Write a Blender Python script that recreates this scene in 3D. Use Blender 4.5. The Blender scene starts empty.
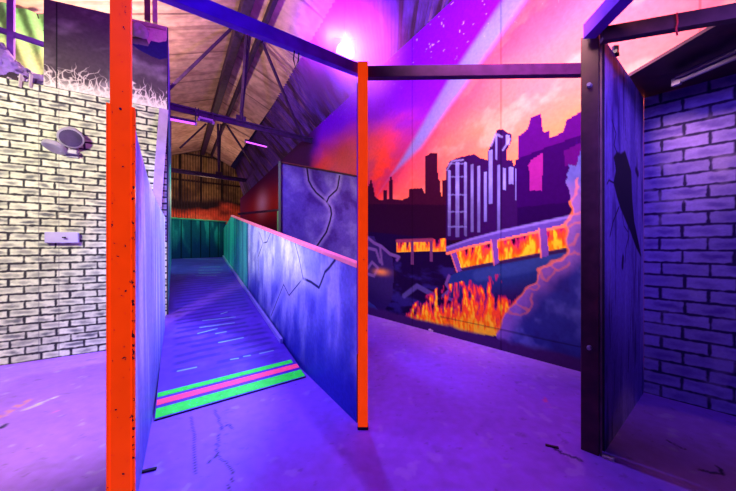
# Laser-tag arena: painted plywood walls, ramp, orange posts, black-light lamps in an old shed.
# World: camera at (0, 0, 1.22) looking along +Y, Z up, metres.
import bpy, bmesh, math
import numpy as np
from mathutils import Vector, Matrix

S = bpy.context.scene
COL = S.collection
F, CX, CY, H = 310.0, 368.0, 245.5, 1.22       # focal length in pixels, centre, eye height
rng = np.random.default_rng(7)


def lin(r, g, b):
    f = lambda c: (c / 255 / 12.92) if c / 255 <= .04045 else ((c / 255 + .055) / 1.055) ** 2.4
    return np.array([f(r), f(g), f(b)])


# ------------------------------------------------------------------ object helpers
def tag(o, label=None, cat=None, group=None, kind=None):
    if label: o['label'] = label
    if cat: o['category'] = cat
    if group: o['group'] = group
    if kind: o['kind'] = kind
    return o


def empty(name, loc, label, cat, group=None):
    o = bpy.data.objects.new(name, None)
    COL.objects.link(o)
    o.location = loc
    o.empty_display_size = .1
    bpy.context.view_layer.update()
    return tag(o, label, cat, group)


def link(name, me, mat, parent=None, smooth=False):
    o = bpy.data.objects.new(name, me)
    COL.objects.link(o)
    if mat is not None: me.materials.append(mat)
    if smooth:
        me.polygons.foreach_set('use_smooth', [True] * len(me.polygons))
    if parent is not None:
        o.parent = parent
        o.matrix_parent_inverse = Matrix.Translation(-Vector(parent.location)) if parent.type == 'EMPTY' else Matrix()
    return o


class MB:
    """collects boxes, bars, discs and tubes for ONE mesh"""
    def __init__(self): self.bm = bmesh.new()

    def hexa(self, p):                        # 8 points: bottom 4 (ccw), top 4
        v = [self.bm.verts.new(q) for q in p]
        for f in ((3, 2, 1, 0), (4, 5, 6, 7), (0, 1, 5, 4), (1, 2, 6, 5), (2, 3, 7, 6), (3, 0, 4, 7)):
            self.bm.faces.new([v[i] for i in f])
        return self

    def bar(self, a, b, w, h, up=(0, 0, 1)):  # a box beam from a to b
        a, b, up = Vector(a), Vector(b), Vector(up)
        d = (b - a).normalized()
        s = d.cross(up)
        if s.length < 1e-4: s = d.cross(Vector((1, 0, 0)))
        s.normalize(); n = s.cross(d).normalized()
        s, n = s * w / 2, n * h / 2
        return self.hexa([a - s - n, a + s - n, b + s - n, b - s - n, a - s + n, a + s + n, b + s + n, b - s + n])

    def box(self, c, sx, sy, sz, rz=0):       # base-centred box
        m = Matrix.Translation(c) @ Matrix.Rotation(rz, 4, 'Z')
        q = [(-1, -1), (1, -1), (1, 1), (-1, 1)]
        return self.hexa([m @ Vector((x * sx / 2, y * sy / 2, 0)) for x, y in q] + [m @ Vector((x * sx / 2, y * sy / 2, sz)) for x, y in q])

    def tube(self, pts, r, n=10, caps=True):
        pts = [Vector(p) for p in pts]; rings = []
        rr = r if hasattr(r, '__len__') else [r] * len(pts)
        ref = Vector((0.31, .17, .94))
        for i, p in enumerate(pts):
            d = (pts[min(i + 1, len(pts) - 1)] - pts[max(i - 1, 0)]).normalized()
            s = d.cross(ref)
            if s.length < 1e-3: s = d.cross(Vector((1, 0, 0)))
            s.normalize(); t = d.cross(s)
            rings.append([self.bm.verts.new(p + (s * math.cos(a) + t * math.sin(a)) * rr[i]) for a in [2 * math.pi * k / n for k in range(n)]])
        for A, B in zip(rings, rings[1:]):
            for k in range(n):
                self.bm.faces.new((A[k], A[(k + 1) % n], B[(k + 1) % n], B[k]))
        if caps:
            self.bm.faces.new(rings[0][::-1]); self.bm.faces.new(rings[-1])
        return self

    def prism(self, poly, z0, z1):
        a = [self.bm.verts.new((x, y, z0)) for x, y in poly]; b = [self.bm.verts.new((x, y, z1)) for x, y in poly]
        n = len(poly)
        self.bm.faces.new(a[::-1]); self.bm.faces.new(b)
        for i in range(n): self.bm.faces.new((a[i], a[(i + 1) % n], b[(i + 1) % n], b[i]))
        return self

    def build(self, name, mat, parent=None, bevel=0, smooth=False):
        bmesh.ops.recalc_face_normals(self.bm, faces=self.bm.faces)
        me = bpy.data.meshes.new(name)
        self.bm.to_mesh(me); self.bm.free()
        o = link(name, me, mat, parent, smooth)
        if bevel:
            m = o.modifiers.new('bevel', 'BEVEL'); m.width = bevel; m.segments = 2; m.limit_method = 'ANGLE'
        return o


def grid(name, P, C, mat, parent=None, back=None, backcol=(.05, .04, .06), smooth=True):
    """P: (nv, nu, 3) surface points, C: (nv, nu, 3) paint. back: offset vector giving the board its thickness."""
    nv, nu = P.shape[:2]
    V = P.reshape(-1, 3)
    idx = np.arange(nv * nu).reshape(nv, nu)
    Q = np.stack([idx[:-1, :-1], idx[:-1, 1:], idx[1:, 1:], idx[1:, :-1]], -1).reshape(-1, 4)
    Cc = C.reshape(-1, 3)
    if back is not None:
        b = np.asarray(back, float)
        ring = np.concatenate([idx[0, :], idx[1:, -1], idx[-1, -2::-1], idx[-2:0:-1, 0]])
        n0 = len(V); m = len(ring)
        V = np.concatenate([V, V[ring], V[ring] + b])       # rim front, rim back
        r0 = n0 + np.arange(m); r1 = n0 + m + np.arange(m)
        Q = np.concatenate([Q, np.stack([r0, r1, np.roll(r1, -1), np.roll(r0, -1)], -1)])
        cor = [n0 + m, n0 + m + nu - 1, n0 + m + nu + nv - 2, n0 + m + 2 * nu + nv - 3]
        cv = len(V); V = np.concatenate([V, V[cor]])
        Q = np.concatenate([Q, [[cv + 3, cv + 2, cv + 1, cv]]])
        Cc = np.concatenate([Cc, np.tile(backcol, (2 * m + 4, 1))])
    me = bpy.data.meshes.new(name)
    me.vertices.add(len(V)); me.vertices.foreach_set('co', V.astype(np.float32).ravel())
    me.loops.add(Q.size); me.loops.foreach_set('vertex_index', Q.astype(np.int32).ravel())
    me.polygons.add(len(Q)); me.polygons.foreach_set('loop_start', np.arange(0, Q.size, 4, dtype=np.int32))
    me.update(calc_edges=True)
    at = me.color_attributes.new('paint', 'FLOAT_COLOR', 'POINT')
    rgba = np.ones((len(V), 4), np.float32); rgba[:, :3] = np.clip(Cc, 0, 1)
    at.data.foreach_set('color', rgba.ravel())
    me.validate()
    return link(name, me, mat, parent, False)


# ------------------------------------------------------------------ paint helpers (numpy)
def sm(a, b, x):
    t = np.clip((x - a) / (b - a), 0, 1)
    return t * t * (3 - 2 * t)


def noise(u, v, seed=0):
    r = np.random.default_rng(seed).random((256, 256))
    iu, iv = np.floor(u).astype(int), np.floor(v).astype(int)
    fu, fv = u - iu, v - iv
    fu, fv = fu * fu * (3 - 2 * fu), fv * fv * (3 - 2 * fv)
    g = lambda a, b: r[b % 256, a % 256]
    return (g(iu, iv) * (1 - fu) + g(iu + 1, iv) * fu) * (1 - fv) + (g(iu, iv + 1) * (1 - fu) + g(iu + 1, iv + 1) * fu) * fv


def fbm(u, v, seed=0, o=4):
    s, a, n = 0, .5, 0
    for k in range(o):
        s = s + a * noise(u * 2 ** k, v * 2 ** k, seed + k); n += a; a *= .5
    return s / n


def hsh(a, b, seed=0):
    r = np.random.default_rng(seed + 1000).random((256, 256))
    return r[b.astype(int) % 256, a.astype(int) % 256]


def seg_d(u, v, pts):
    """distance to a polyline"""
    d = np.full(u.shape, 1e9)
    for (a, b), (c, e) in zip(pts, pts[1:]):
        L = (c - a) ** 2 + (e - b) ** 2 + 1e-12
        t = np.clip(((u - a) * (c - a) + (v - b) * (e - b)) / L, 0, 1)
        d = np.minimum(d, np.hypot(u - a - t * (c - a), v - b - t * (e - b)))
    return d


def poly(u, v, pts):
    inside = np.zeros(u.shape, bool)
    n = len(pts)
    for i in range(n):
        (a, b), (c, e) = pts[i], pts[(i + 1) % n]
        if b == e: continue
        inside ^= ((b > v) != (e > v)) & (u < (c - a) * (v - b) / (e - b) + a)
    return inside.astype(float)


def mix(C, col, m):
    m = np.clip(m, 0, 1)[..., None]
    return C * (1 - m) + np.asarray(col) * m


class Plane:
    """vertical plane through P along d; tr(px, py) traces a photo pixel to (metres along, height)"""
    def __init__(self, P, d):
        self.P = np.array(P, float); d = np.array(d, float)
        self.d = d / np.linalg.norm(d)

    def u(self, px):
        k = (px - CX) / F
        return (k * self.P[1] - self.P[0]) / (self.d[0] - k * self.d[1])

    def tr(self, px, py):
        u = self.u(px)
        return (u, H + (CY - py) * (self.P[1] + u * self.d[1]) / F)

    def trs(self, pts): return [self.tr(*p) for p in pts]

    def at(self, u, z): return (self.P[0] + self.d[0] * u, self.P[1] + self.d[1] * u, z)

    def px(self, px, py): return self.at(*self.tr(px, py))

    def pts(self, U, Z): return np.stack([self.P[0] + self.d[0] * U, self.P[1] + self.d[1] * U, Z], -1)


def ground(px, py):
    y = H * F / (py - CY)
    return ((px - CX) / F * y, y)


# ------------------------------------------------------------------ materials
def new_mat(name):
    m = bpy.data.materials.new(name); m.use_nodes = True
    n = m.node_tree.nodes; return m, n, m.node_tree.links, n['Principled BSDF']


def paint_mat(name, rough=.55, grain=.25, scale=40, spec=.12, bump=.0):
    m, n, l, b = new_mat(name)
    a = n.new('ShaderNodeAttribute'); a.attribute_name = 'paint'
    t = n.new('ShaderNodeTexCoord'); z = n.new('ShaderNodeTexNoise'); z.inputs['Scale'].default_value = scale; z.inputs['Detail'].default_value = 6
    l.new(t.outputs['Object'], z.inputs['Vector'])
    r = n.new('ShaderNodeMapRange'); r.inputs[1].default_value = .3; r.inputs[2].default_value = .7
    r.inputs[3].default_value = 1 - grain; r.inputs[4].default_value = 1 + grain * .3
    l.new(z.outputs['Fac'], r.inputs[0])
    x = n.new('ShaderNodeMix'); x.data_type = 'RGBA'; x.blend_type = 'MULTIPLY'; x.inputs[0].default_value = 1
    l.new(a.outputs['Color'], x.inputs[6]); l.new(r.outputs[0], x.inputs[7]); l.new(x.outputs[2], b.inputs['Base Color'])
    b.inputs['Roughness'].default_value = rough; b.inputs['Specular IOR Level'].default_value = spec
    if bump:
        p = n.new('ShaderNodeBump'); p.inputs['Strength'].default_value = bump; p.inputs['Distance'].default_value = .01
        l.new(z.outputs['Fac'], p.inputs['Height']); l.new(p.outputs[0], b.inputs['Normal'])
    return m


def plain(name, col, rough=.5, metal=0, var=.3, scale=12, chips=None, emit=0, spec=.3, cut=.68):
    m, n, l, b = new_mat(name)
    t = n.new('ShaderNodeTexCoord'); z = n.new('ShaderNodeTexNoise'); z.inputs['Scale'].default_value = scale; z.inputs['Detail'].default_value = 5
    l.new(t.outputs['Object'], z.inputs['Vector'])
    c = n.new('ShaderNodeValToRGB')
    c.color_ramp.elements[0].position = .3; c.color_ramp.elements[1].position = .7
    c.color_ramp.elements[0].color = (*[v * (1 - var) for v in col], 1); c.color_ramp.elements[1].color = (*col, 1)
    l.new(z.outputs['Fac'], c.inputs['Fac'])
    out = c.outputs['Color']
    if chips:
        z2 = n.new('ShaderNodeTexNoise'); z2.inputs['Scale'].default_value = 60; z2.inputs['Detail'].default_value = 3
        l.new(t.outputs['Object'], z2.inputs['Vector'])
        r = n.new('ShaderNodeValToRGB'); r.color_ramp.elements[0].position = cut; r.color_ramp.elements[1].position = cut + .02
        l.new(z2.outputs['Fac'], r.inputs['Fac'])
        x = n.new('ShaderNodeMix'); x.data_type = 'RGBA'; l.new(r.outputs['Color'], x.inputs[0])
        l.new(out, x.inputs[6]); x.inputs[7].default_value = (*chips, 1); out = x.outputs[2]
    l.new(out, b.inputs['Base Color'])
    b.inputs['Roughness'].default_value = rough; b.inputs['Metallic'].default_value = metal; b.inputs['Specular IOR Level'].default_value = spec
    if emit:      # emission put in to stand for paint fluorescing under black light
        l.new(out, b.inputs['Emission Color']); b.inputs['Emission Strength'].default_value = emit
    return m


def glow(name, col, strength):
    m, n, l, b = new_mat(name)
    b.inputs['Base Color'].default_value = (*[min(1, c) for c in col], 1)
    b.inputs['Emission Color'].default_value = (*col, 1); b.inputs['Emission Strength'].default_value = strength
    return m


M = dict(
    paint=paint_mat('matt wall paint', .6, .2, 30),
    mural=paint_mat('spray painted mural', .7, .12, 25, 0),
    brick=paint_mat('painted brick board', .6, .12, 60),
    floor=paint_mat('dusty violet concrete', .5, .14, 14, .3, .06),
    sheet=paint_mat('fibre cement sheet', .8, .35, 6),
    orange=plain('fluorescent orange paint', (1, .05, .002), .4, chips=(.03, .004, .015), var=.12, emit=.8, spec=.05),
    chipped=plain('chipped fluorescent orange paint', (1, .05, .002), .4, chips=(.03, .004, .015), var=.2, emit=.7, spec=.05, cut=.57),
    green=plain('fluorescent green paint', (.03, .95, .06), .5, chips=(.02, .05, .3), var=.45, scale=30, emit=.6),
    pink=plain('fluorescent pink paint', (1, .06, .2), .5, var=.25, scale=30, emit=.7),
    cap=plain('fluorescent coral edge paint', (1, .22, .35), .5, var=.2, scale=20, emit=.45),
    dark=plain('dark painted timber', (.10, .03, .05), .5, var=.5),
    black=plain('black paint', (.012, .008, .02), .5),
    violet=plain('violet painted timber', (.26, .06, .85), .5, var=.3, spec=.1),
    plum=plain('dark plum painted timber', (.09, .015, .17), .5, var=.4, spec=.1),
    steel=plain('old roof steel', (.055, .028, .10), .6, var=.5, spec=.15),
    plank=plain('lavender washed plank', (.42, .27, .6), .6, var=.25),
    grey=plain('grey lamp plastic', (.42, .36, .52), .35, var=.2),
    lens=plain('smoked lens', (.10, .07, .16), .12, var=.3, spec=.6),
    box=plain('lilac plastic', (.5, .42, .75), .4, var=.1),
    tarp=plain('green tarpaulin', (.2, .62, .25), .45, var=.5, scale=5),
    foil=plain('crumpled violet sheet', (.28, .16, .62), .25, var=.6, scale=18),
    cloth=plain('grey brown cloth', (.26, .2, .22), .9, var=.3),
    rust=plain('rusty board', (.35, .2, .2), .7, var=.5),
    white=plain('off white scrap', (.7, .6, .6), .6),
    red=plain('red ribbon', (.7, .03, .06), .5),
    clear=plain('lilac tube cover', (.16, .10, .24), .2, var=.3),
)

# ------------------------------------------------------------------ plan of the place
BR = Plane((-3.74, 3.15), (1.555, 1))            # left brick wall, along to the right
MU = Plane((2.05, 3.0), (-.82, 1))               # mural wall, going away
RB = Plane((2.29, 2.573), (.333, -.36))          # right brick partition, coming nearer
RP = Plane((1.372, 1.81), (.918, .763))          # right torn panel
DIV = Plane((-.0626, 2.107), (-3.657, 5.883))    # wall on the right of the ramp
LP = Plane((-1.035, 1.362), (-.59, 1))           # wall on the left of the ramp
CP = Plane((-1.29, 4.61), (1.2, 1))              # cracked panel behind the ramp
BW = Plane((-7.6, 14.4), (1.2, 1))               # far gable wall
AX = np.array([-.6217, 1, 0]) / 1.1775           # ridge direction
NR = np.array([.849, .528, 0])                   # to the right of the ridge
R0 = np.array([-2.22, 5.6, H + 4.45])

# ------------------------------------------------------------------ FLOOR
Xs = np.concatenate([np.linspace(-14, -4.6, 30, endpoint=False), np.arange(-4.6, 3.2, .013), np.linspace(3.2, 9, 15)])
pp = np.arange(560, 22, -1.1)
Ys = np.concatenate([[-3, -1.5, 0, .4], H * F / pp])
U, V = np.meshgrid(Xs, Ys)
C = np.zeros(U.shape + (3,)) + np.array([.40, .145, .80])
n1 = fbm(U * 1.7, V * 1.7, 1, 5); n2 = fbm(U * 7, V * 7, 9, 4); n3 = fbm(U * 22, V * 22, 14, 3)
C *= (.82 + .36 * n1 + .16 * (n2 - .5))[..., None]
C = mix(C, (.20, .10, .36), sm(.62, .85, n2) * .35)
C = mix(C, (.10, .05, .2), sm(.78, .84, n3) * .35)
C = mix(C, (.62, .45, .85), sm(.70, .8, fbm(U * 12, V * 9, 31, 3)) * .35)
for pts, w in (([(215, 409), (222, 428), (219, 442), (217, 454), (226, 463), (233, 473), (229, 491), (236, 520)], .0042),
               ([(192, 416), (196, 491)], .004), ([(222, 428), (230, 424), (233, 430)], .004), ([(217, 454), (206, 470)], .003),
               ([(580, 460), (560, 452), (553, 447)], .008), ([(0, 428), (8, 424)], .012), ([(700, 470), (722, 474), (719, 466)], .008),
               ([(665, 440), (690, 452)], .006)):
    g = [ground(*p) for p in pts]
    g2 = []
    for a, b in zip(g, g[1:]):
        for k in range(6):
            f = k / 6; g2.append((a[0] + (b[0] - a[0]) * f + rng.normal(0, .006), a[1] + (b[1] - a[1]) * f + rng.normal(0, .006)))
    C = mix(C, (.03, .015, .12), 1 - sm(w * .5, w * 1.6, seg_d(U, V, g2)))
for (a, b), w, col, amt in ((((2, 416), (26, 401)), .05, (.9, .3, .08), .55), (((24, 410), (40, 404)), .03, (.85, .7, .3), .5), (((38, 404), (56, 397)), .02, (.85, .85, .3), .6),
                       (((54, 412), (62, 409)), .02, (.95, .15, .5), .6), (((544, 398), (550, 410)), .025, (.95, .12, .4), .8),
                       (((88, 360), (96, 359)), .02, (.08, .04, .1), .7), (((60, 394), (75, 393)), .02, (.2, .08, .16), .6)):
    d = seg_d(U, V, [ground(*a), ground(*b)])
    C = mix(C, col, (1 - sm(w * .3, w, d)) * amt * sm(.35, .6, fbm(U * 25, V * 25, 77, 2)))
Pf = np.stack([U, V, np.zeros_like(U)], -1)
floor = grid('floor', Pf, C, M['floor'], back=(0, 0, -.08)); tag(floor, kind='structure')


# ------------------------------------------------------------------ brick painting
def bricks(u, v, bl, bh, mort, faces, dark, mortar, seed, u0=0.):
    jit = (fbm(u * 30, v * 30, seed + 5, 2) - .5) * mort * .8
    row = np.floor(v / bh)
    uu = (u - u0) / bl + .5 * (row % 2) + (hsh(row, row, seed) - .5) * .08
    col = np.floor(uu)
    fu, fv = (uu - col) * bl, v - row * bh
    e = np.minimum(np.minimum(fu, bl - fu), np.minimum(fv, bh - fv)) + jit
    h1, h2, h3 = hsh(col + 37 * row, row, seed), hsh(col + 11 * row, row, seed + 1), hsh(col + 5 * row, row, seed + 2)
    C = np.zeros(u.shape + (3,)) + np.asarray(faces)
    C *= (.86 + .2 * h3)[..., None]
    C *= (.9 + .25 * (fbm(u * 14, v * 40, seed + 9, 3) - .5))[..., None]
    cx, cy = bl * (.3 + .4 * h1), bh * (.42 + .16 * h2)
    w = bl * (.24 + .26 * h2)
    q = np.hypot((fu - cx) / w, (fv - cy + (fu - cx) * (h3 - .5) * .25) / (bh * .27)) + (fbm(u * 24, v * 50, seed + 3, 3) - .5) * 1.2
    C = mix(C, dark, (1 - sm(.15, 1.4, q)) * (.35 + .6 * h1))
    C = mix(C, mortar, 1 - sm(mort * .35, mort * .9, e))
    return C


# ---- left wall
us = np.arange(-.75, BR.u(166.6), .0062); zs = np.linspace(0, 2.93, 480)
U, Z = np.meshgrid(us, zs)
bl = .2315
C = bricks(U, Z, bl, .0795, .0165, (.88, .85, .69), (.07, .07, .11), (.032, .027, .042), 3, u0=.062)
for px in (36, 59):                               # board joints
    C = mix(C, (.12, .1, .14), (1 - sm(.002, .006, abs(U - BR.u(px) - (.02 if px == 36 else 0)))) * .6)
nB = np.array([-.541, .841, 0])
tag(grid('wall_left', BR.pts(U, Z), C, M['brick'], back=nB * .06), kind='structure')

# ---- dark board above the bricks, with pale flames sprayed along its foot
us = np.linspace(BR.u(44), BR.u(167), 260); f_ = (us - us[0]) / (us[-1] - us[0])
T = np.linspace(0, 1, 160)[:, None]
Z = 2.93 + T * (.93 + .12 * f_)[None, :]
U = np.broadcast_to(us, Z.shape)
C = np.zeros(U.shape + (3,)) + np.array([.075, .05, .066])
sw = fbm(U * 2.2 + Z * 1.2, Z * 3.5 - U * 1.5, 55, 4)
C = mix(C, (.42, .34, .38), sm(.55, .85, sw) * .55)
hz = (Z - 2.93)
for k in range(5):
    w = (fbm(U * 5 + k * 7.3, hz * 7 + k, 60 + k, 3) - .5) * .34
    ph = (U + w) * (8.5 + k * .7) + k * .37
    line = np.abs((ph % 1) - .5) / (8.5 + k * .7)
    top = .14 + .24 * hsh(np.floor(ph), np.floor(ph) * 3 + k, 5)
    C = mix(C, (.85, .70, .66), (1 - sm(.0015, .003 + .011 * (1 - np.clip(hz / .36, 0, 1)), line)) * (1 - sm(top * .6, top, hz)) * .75)
C = mix(C, (.85, .74, .70), (1 - sm(.0, .17, hz + (fbm(U * 9, hz * 9, 70, 3) - .5) * .12)) * .75)
C = mix(C, (.01, .008, .012), 1 - sm(.003, .008, abs(U - BR.u(57))))
C = mix(C, (.52, .32, .32), poly(U, Z, BR.trs([(130, 5), (130, 37), (146, 38), (150, 47), (166, 44), (172, 10)])) * .9)
C = mix(C, (.015, .01, .09), poly(U, Z, BR.trs([(131, 44), (139, 45), (148, 47), (151, 41), (158, 43), (170, 41), (170, 58), (160, 60), (152, 57), (144, 53), (137, 49)])))
o = grid('flame_board', BR.pts(U, Z) - nB * .012, C, M['paint'], back=nB * .05)
tag(o, 'tall dark grey board with pale painted flames, standing on top of the white brick wall', 'painted board')

# cloth bundle and rusty strip on its upper right corner
o = MB()
for (a, b, w) in (((129, 23), (166, 31), .03), ((130, 27), (150, 31), .02)):
    A, B = np.array(BR.px(*a)) - nB * .05, np.array(BR.px(*b)) - nB * .05
    o.bar(A, B, .02, w * 1.4)
tag(o.build('batten', M['rust'], bevel=.004), 'rusty pink batten fixed across the upper right of the dark flame board', 'batten')
pt = [tuple(np.array(BR.px(*p)) - nB * .03) for p in ((130, 26), (137, 25), (145, 28), (151, 36), (150, 44), (144, 44), (137, 41), (130, 39))]
bm = bmesh.new()
cn = np.mean(np.array(pt), 0)
vs = []
for k, r in enumerate((1, .9, .55, .15)):
    vs.append([bm.verts.new(tuple(cn + (np.array(p) - cn) * r - nB * (.02 + .05 * math.sin(k / 3 * 1.57) + .012 * ((i * 7 + k * 3) % 4)))) for i, p in enumerate(pt)])
for A, B in zip(vs, vs[1:]):
    for i in range(8): bm.faces.new((A[i], A[(i + 1) % 8], B[(i + 1) % 8], B[i]))
bm.faces.new(vs[-1]); bm.faces.new(vs[0][::-1])
bmesh.ops.recalc_face_normals(bm, faces=bm.faces)
me = bpy.data.meshes.new('rag'); bm.to_mesh(me); bm.free()
o = link('rag', me, M['cloth'], smooth=True); s_ = o.modifiers.new('s', 'SUBSURF'); s_.render_levels = 2
tag(o, 'bundled grey rag hanging from the batten on the dark flame board', 'rag')

# ---- side of the left block along the ramp (teal and violet lamplight put into its colour)
e0 = np.array(BR.at(BR.u(166.6), 0))[:2]
TW = Plane(e0 + np.array([.012, .012]), (-4.46 - e0[0], 7.0 - e0[1]))
Lt = math.hypot(-4.46 - e0[0], 7.0 - e0[1])
U, Z = np.meshgrid(np.linspace(0, Lt, 90), np.linspace(0, 3.98, 160))
C = np.zeros(U.shape + (3,)) + np.array([.14, .85, .72])
C = mix(C, (.04, .3, .4), sm(.5, .75, fbm(U * 5, Z * 1.5, 81)))
C = mix(C, (.22, .10, .62), sm(3.0, 3.6, Z + fbm(U * 3, Z * 3, 4) * .3))
C = mix(C, (.01, .01, .03), (1 - sm(.02, .05, U)))
tag(grid('wall_ramp_side', TW.pts(U, Z), C, M['paint'], back=np.array([-.85, -.52, 0]) * .05), kind='structure')

# plank leaning on the left wall's end
A, B = np.array(BR.px(164, 110)) - nB * .03, np.array(BR.px(155, 235)) - nB * .14
tag(MB().bar(A, B, .10, .022, up=tuple(-nB)).build('plank', M['plank'], bevel=.003), 'pale lavender plank leaning upright on the right end of the white brick wall', 'plank')

# ---- MURAL WALL
pxs = np.arange(930, 240, -.95)
us = MU.u(pxs)
topf = lambda u: H + 3.55 - .233 * u / 1.293
T = np.linspace(0, 1, 380)[:, None]
Z = T ** 1.0 * topf(us)[None, :]
U = np.broadcast_to(us, Z.shape)
Ax = U                                           # metres along


def MP(*pts): return poly(U, Z, MU.trs(pts))


def ML(w, *pts): return 1 - sm(w * .5, w, seg_d(U, Z, MU.trs(pts)))


def SS(px, py): return MU.tr(px, py)


def blob(px, py, ru, rz):                        # soft sprayed spot, metres
    a, b = SS(px, py)
    return np.exp(-(((U - a) / ru) ** 2 + ((Z - b) / rz) ** 2))


cl = fbm(U * 1.1 + Z * .5, Z * 1.6 - U * .3, 101, 5); cl2 = fbm(U * 3 + Z, Z * 4, 120, 4)
C = np.zeros(U.shape + (3,)) + np.array([.9, .10, .30])
# distance right of the searchlight line (bottom 375,197 - top 488,0)
a0, b0 = SS(376, 196); a1, b1 = SS(512, -2)
side = ((U - a0) * (b1 - b0) - (Z - b0) * (a1 - a0)) / math.hypot(a1 - a0, b1 - b0)   # + = left / away
# right of the beam : pink high, salmon middle, orange near skyline
hgt = Z - 1.5
C = mix(C, (.98, .17, .16), 1 - sm(.9, 2.4, hgt + (cl - .5) * .9))
C = mix(C, (1., .24, .06), (1 - sm(.3, 1.2, hgt + (cl - .5) * .8)))
C = mix(C, (1., .42, .35), sm(.52, .72, cl2) * .4)
C = mix(C, (.82, .05, .52), sm(2.2, 3.3, hgt + (cl - .5)) * .85)
C = mix(C, (.62, .04, .12), sm(-1.1, -.1, side + (cl - .5) * .8) * .8)
# left of the beam : crimson low, deep purple high
L_ = sm(-.28, .0, side)
lc = np.zeros_like(C) + np.array([.75, .03, .02])
lc = mix(lc, (.34, .015, .13), sm(.45, .62, cl))
lc = mix(lc, (.15, .003, .78), sm(1.15, 2.0, hgt + (cl - .5) * .8))
lc = mix(lc, (.9, .09, .05), (1 - sm(.2, .7, hgt + (cl - .5) * .7)) * .7)
lc = mix(lc, (.85, .10, .09), blob(345, 162, 1.2, .5) * .8)
lc = mix(lc, (.05, .012, .08), sm(4.6, 5.6, U + (cl - .5) * .8))
lc = mix(lc, (.75, .05, .03), blob(268, 207, 1.6, .5) * .9)
lc = mix(lc, (.9, .6, .9), blob(262, 204, .4, .3) * .9)
C = C * (1 - L_[..., None]) + lc * L_[..., None]
# searchlight
bm_ = MP((372, 202), (387, 178), (405, 149), (447, 77), (503, -6), (532, -50), (560, -50), (532, -2), (476, 76), (423, 150), (389, 181), (374, 203))
ed = MU.trs([(372, 202), (387, 178), (405, 149), (447, 77), (503, -6), (532, -50)]); ed2 = MU.trs([(374, 203), (389, 181), (423, 150), (476, 76), (532, -2), (560, -50)])
din = np.minimum(seg_d(U, Z, ed), seg_d(U, Z, ed2))
C = mix(C, (.18, .19, .62), bm_ * sm(0, .12, din) * (.8 + .4 * (cl2 - .3)))
# stars of overspray
C = mix(C, (.95, .7, .9), sm(.93, .96, noise(U * 38, Z * 38, 300)) * sm(2.0, 2.6, hgt) * .3)
# far skyline, maroon
mar = (.032, .003, .024)
for p in ([(367, 260), (367, 186), (369, 186), (371, 178), (373, 186), (375, 196), (379, 200), (383, 200), (383, 190), (387, 190), (387, 199), (389, 199), (389, 182), (391, 175), (393, 182), (393, 199),
           (402, 200), (409, 197), (409, 189), (422, 188), (424, 192), (425.5, 196), (425.5, 156), (431, 153), (437.5, 153), (438, 178), (440, 181), (441, 196), (442, 196), (442, 180), (447, 180), (447, 260)],
          [(284, 260), (284, 206), (290, 205), (330, 198), (368, 200), (368, 260)]):
    C = mix(C, mar, MP(*p))
C = mix(C, (.016, .002, .02), MP((300, 330), (300, 206), (367, 204), (460, 205), (590, 215), (590, 330)) * 1)
# right silhouettes, purple
rs = [(517.7, 240), (517.7, 137), (527.5, 129), (531, 117), (541, 114), (543, 132), (549.5, 131), (550, 138), (563, 132), (566.6, 120), (580, 112), (600, 108), (640, 112), (640, 240)]
C = mix(C, (.055, .002, .14), MP(*rs))
C = mix(C, (.02, .001, .075), MP((512, 240), (515, 160), (545, 148), (600, 128), (600, 240)))
C = mix(C, (.25, .012, .24), MP((528, 166), (531, 160), (543, 152.6), (542, 190.5), (530, 190.5), (529, 168)) * .85)
C = mix(C, (.055, .002, .12), MP((564, 151), (582, 142), (582, 166), (565, 166)))
C = mix(C, (.012, .001, .05), MP((447, 240), (447, 215), (590, 200), (590, 240)))
# near towers
dk = (.022, .003, .07)
C = mix(C, dk, MP((445.6, 240), (445.6, 169), (450, 161), (456, 158), (474, 154), (480, 158), (488, 160), (512, 160), (516, 172), (518, 240)))
C = mix(C, dk, MP((487, 240), (487, 175), (488, 151), (493, 140), (497, 130), (502, 129), (506, 132), (511, 134), (511.5, 141), (507, 150), (507, 240)))
lv = (.22, .22, .80)
for a, b, c, d in ((448, 170, 450.5, 236), (455.5, 162, 459, 237), (464, 162, 467, 236), (471, 164, 473.5, 232), (477, 166, 480.5, 232), (484, 172, 486.5, 222), (488.3, 150, 492.5, 204), (495, 135, 497.5, 160), (497, 165, 500, 232), (506, 135, 509.5, 145), (503, 168, 505.5, 190), (509, 167, 513, 184), (515, 168, 516.5, 200)):
    C = mix(C, lv, MP((a, d), (a, b), (c, b), (c, d)) * (.35 + .75 * fbm(U * 12, Z * 5, 140, 3)) * (.35 + .65 * sm(1.15, 2.0, Z)))
for y in (163, 176, 194, 211, 226):
    C = mix(C, lv, MP((448, y + 1.5), (448, y), (467, y), (467, y + 1.5)) * .4)
for p in ([(447, 170), (452, 161), (463, 160)], [(491, 146), (496, 134), (502, 137)], [(503, 150), (510, 139)]):
    C = mix(C, (.3, .28, .85), ML(.016, *p) * .5)
# broken street on the left
C = mix(C, (.009, .002, .032), MP((300, 340), (300, 235), (372, 232), (448, 240), (480, 262), (560, 300), (560, 345)))
st = fbm(U * 3.2, Z * 8, 150, 4)
C = mix(C, (.022, .012, .14), sm(.5, .72, st) * MP((367, 325), (367, 262), (455, 262), (470, 300), (410, 320)) * .9)
C = mix(C, (.10, .07, .3), ML(.05, (404, 296), (417, 286), (435, 296)) * .6)
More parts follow.
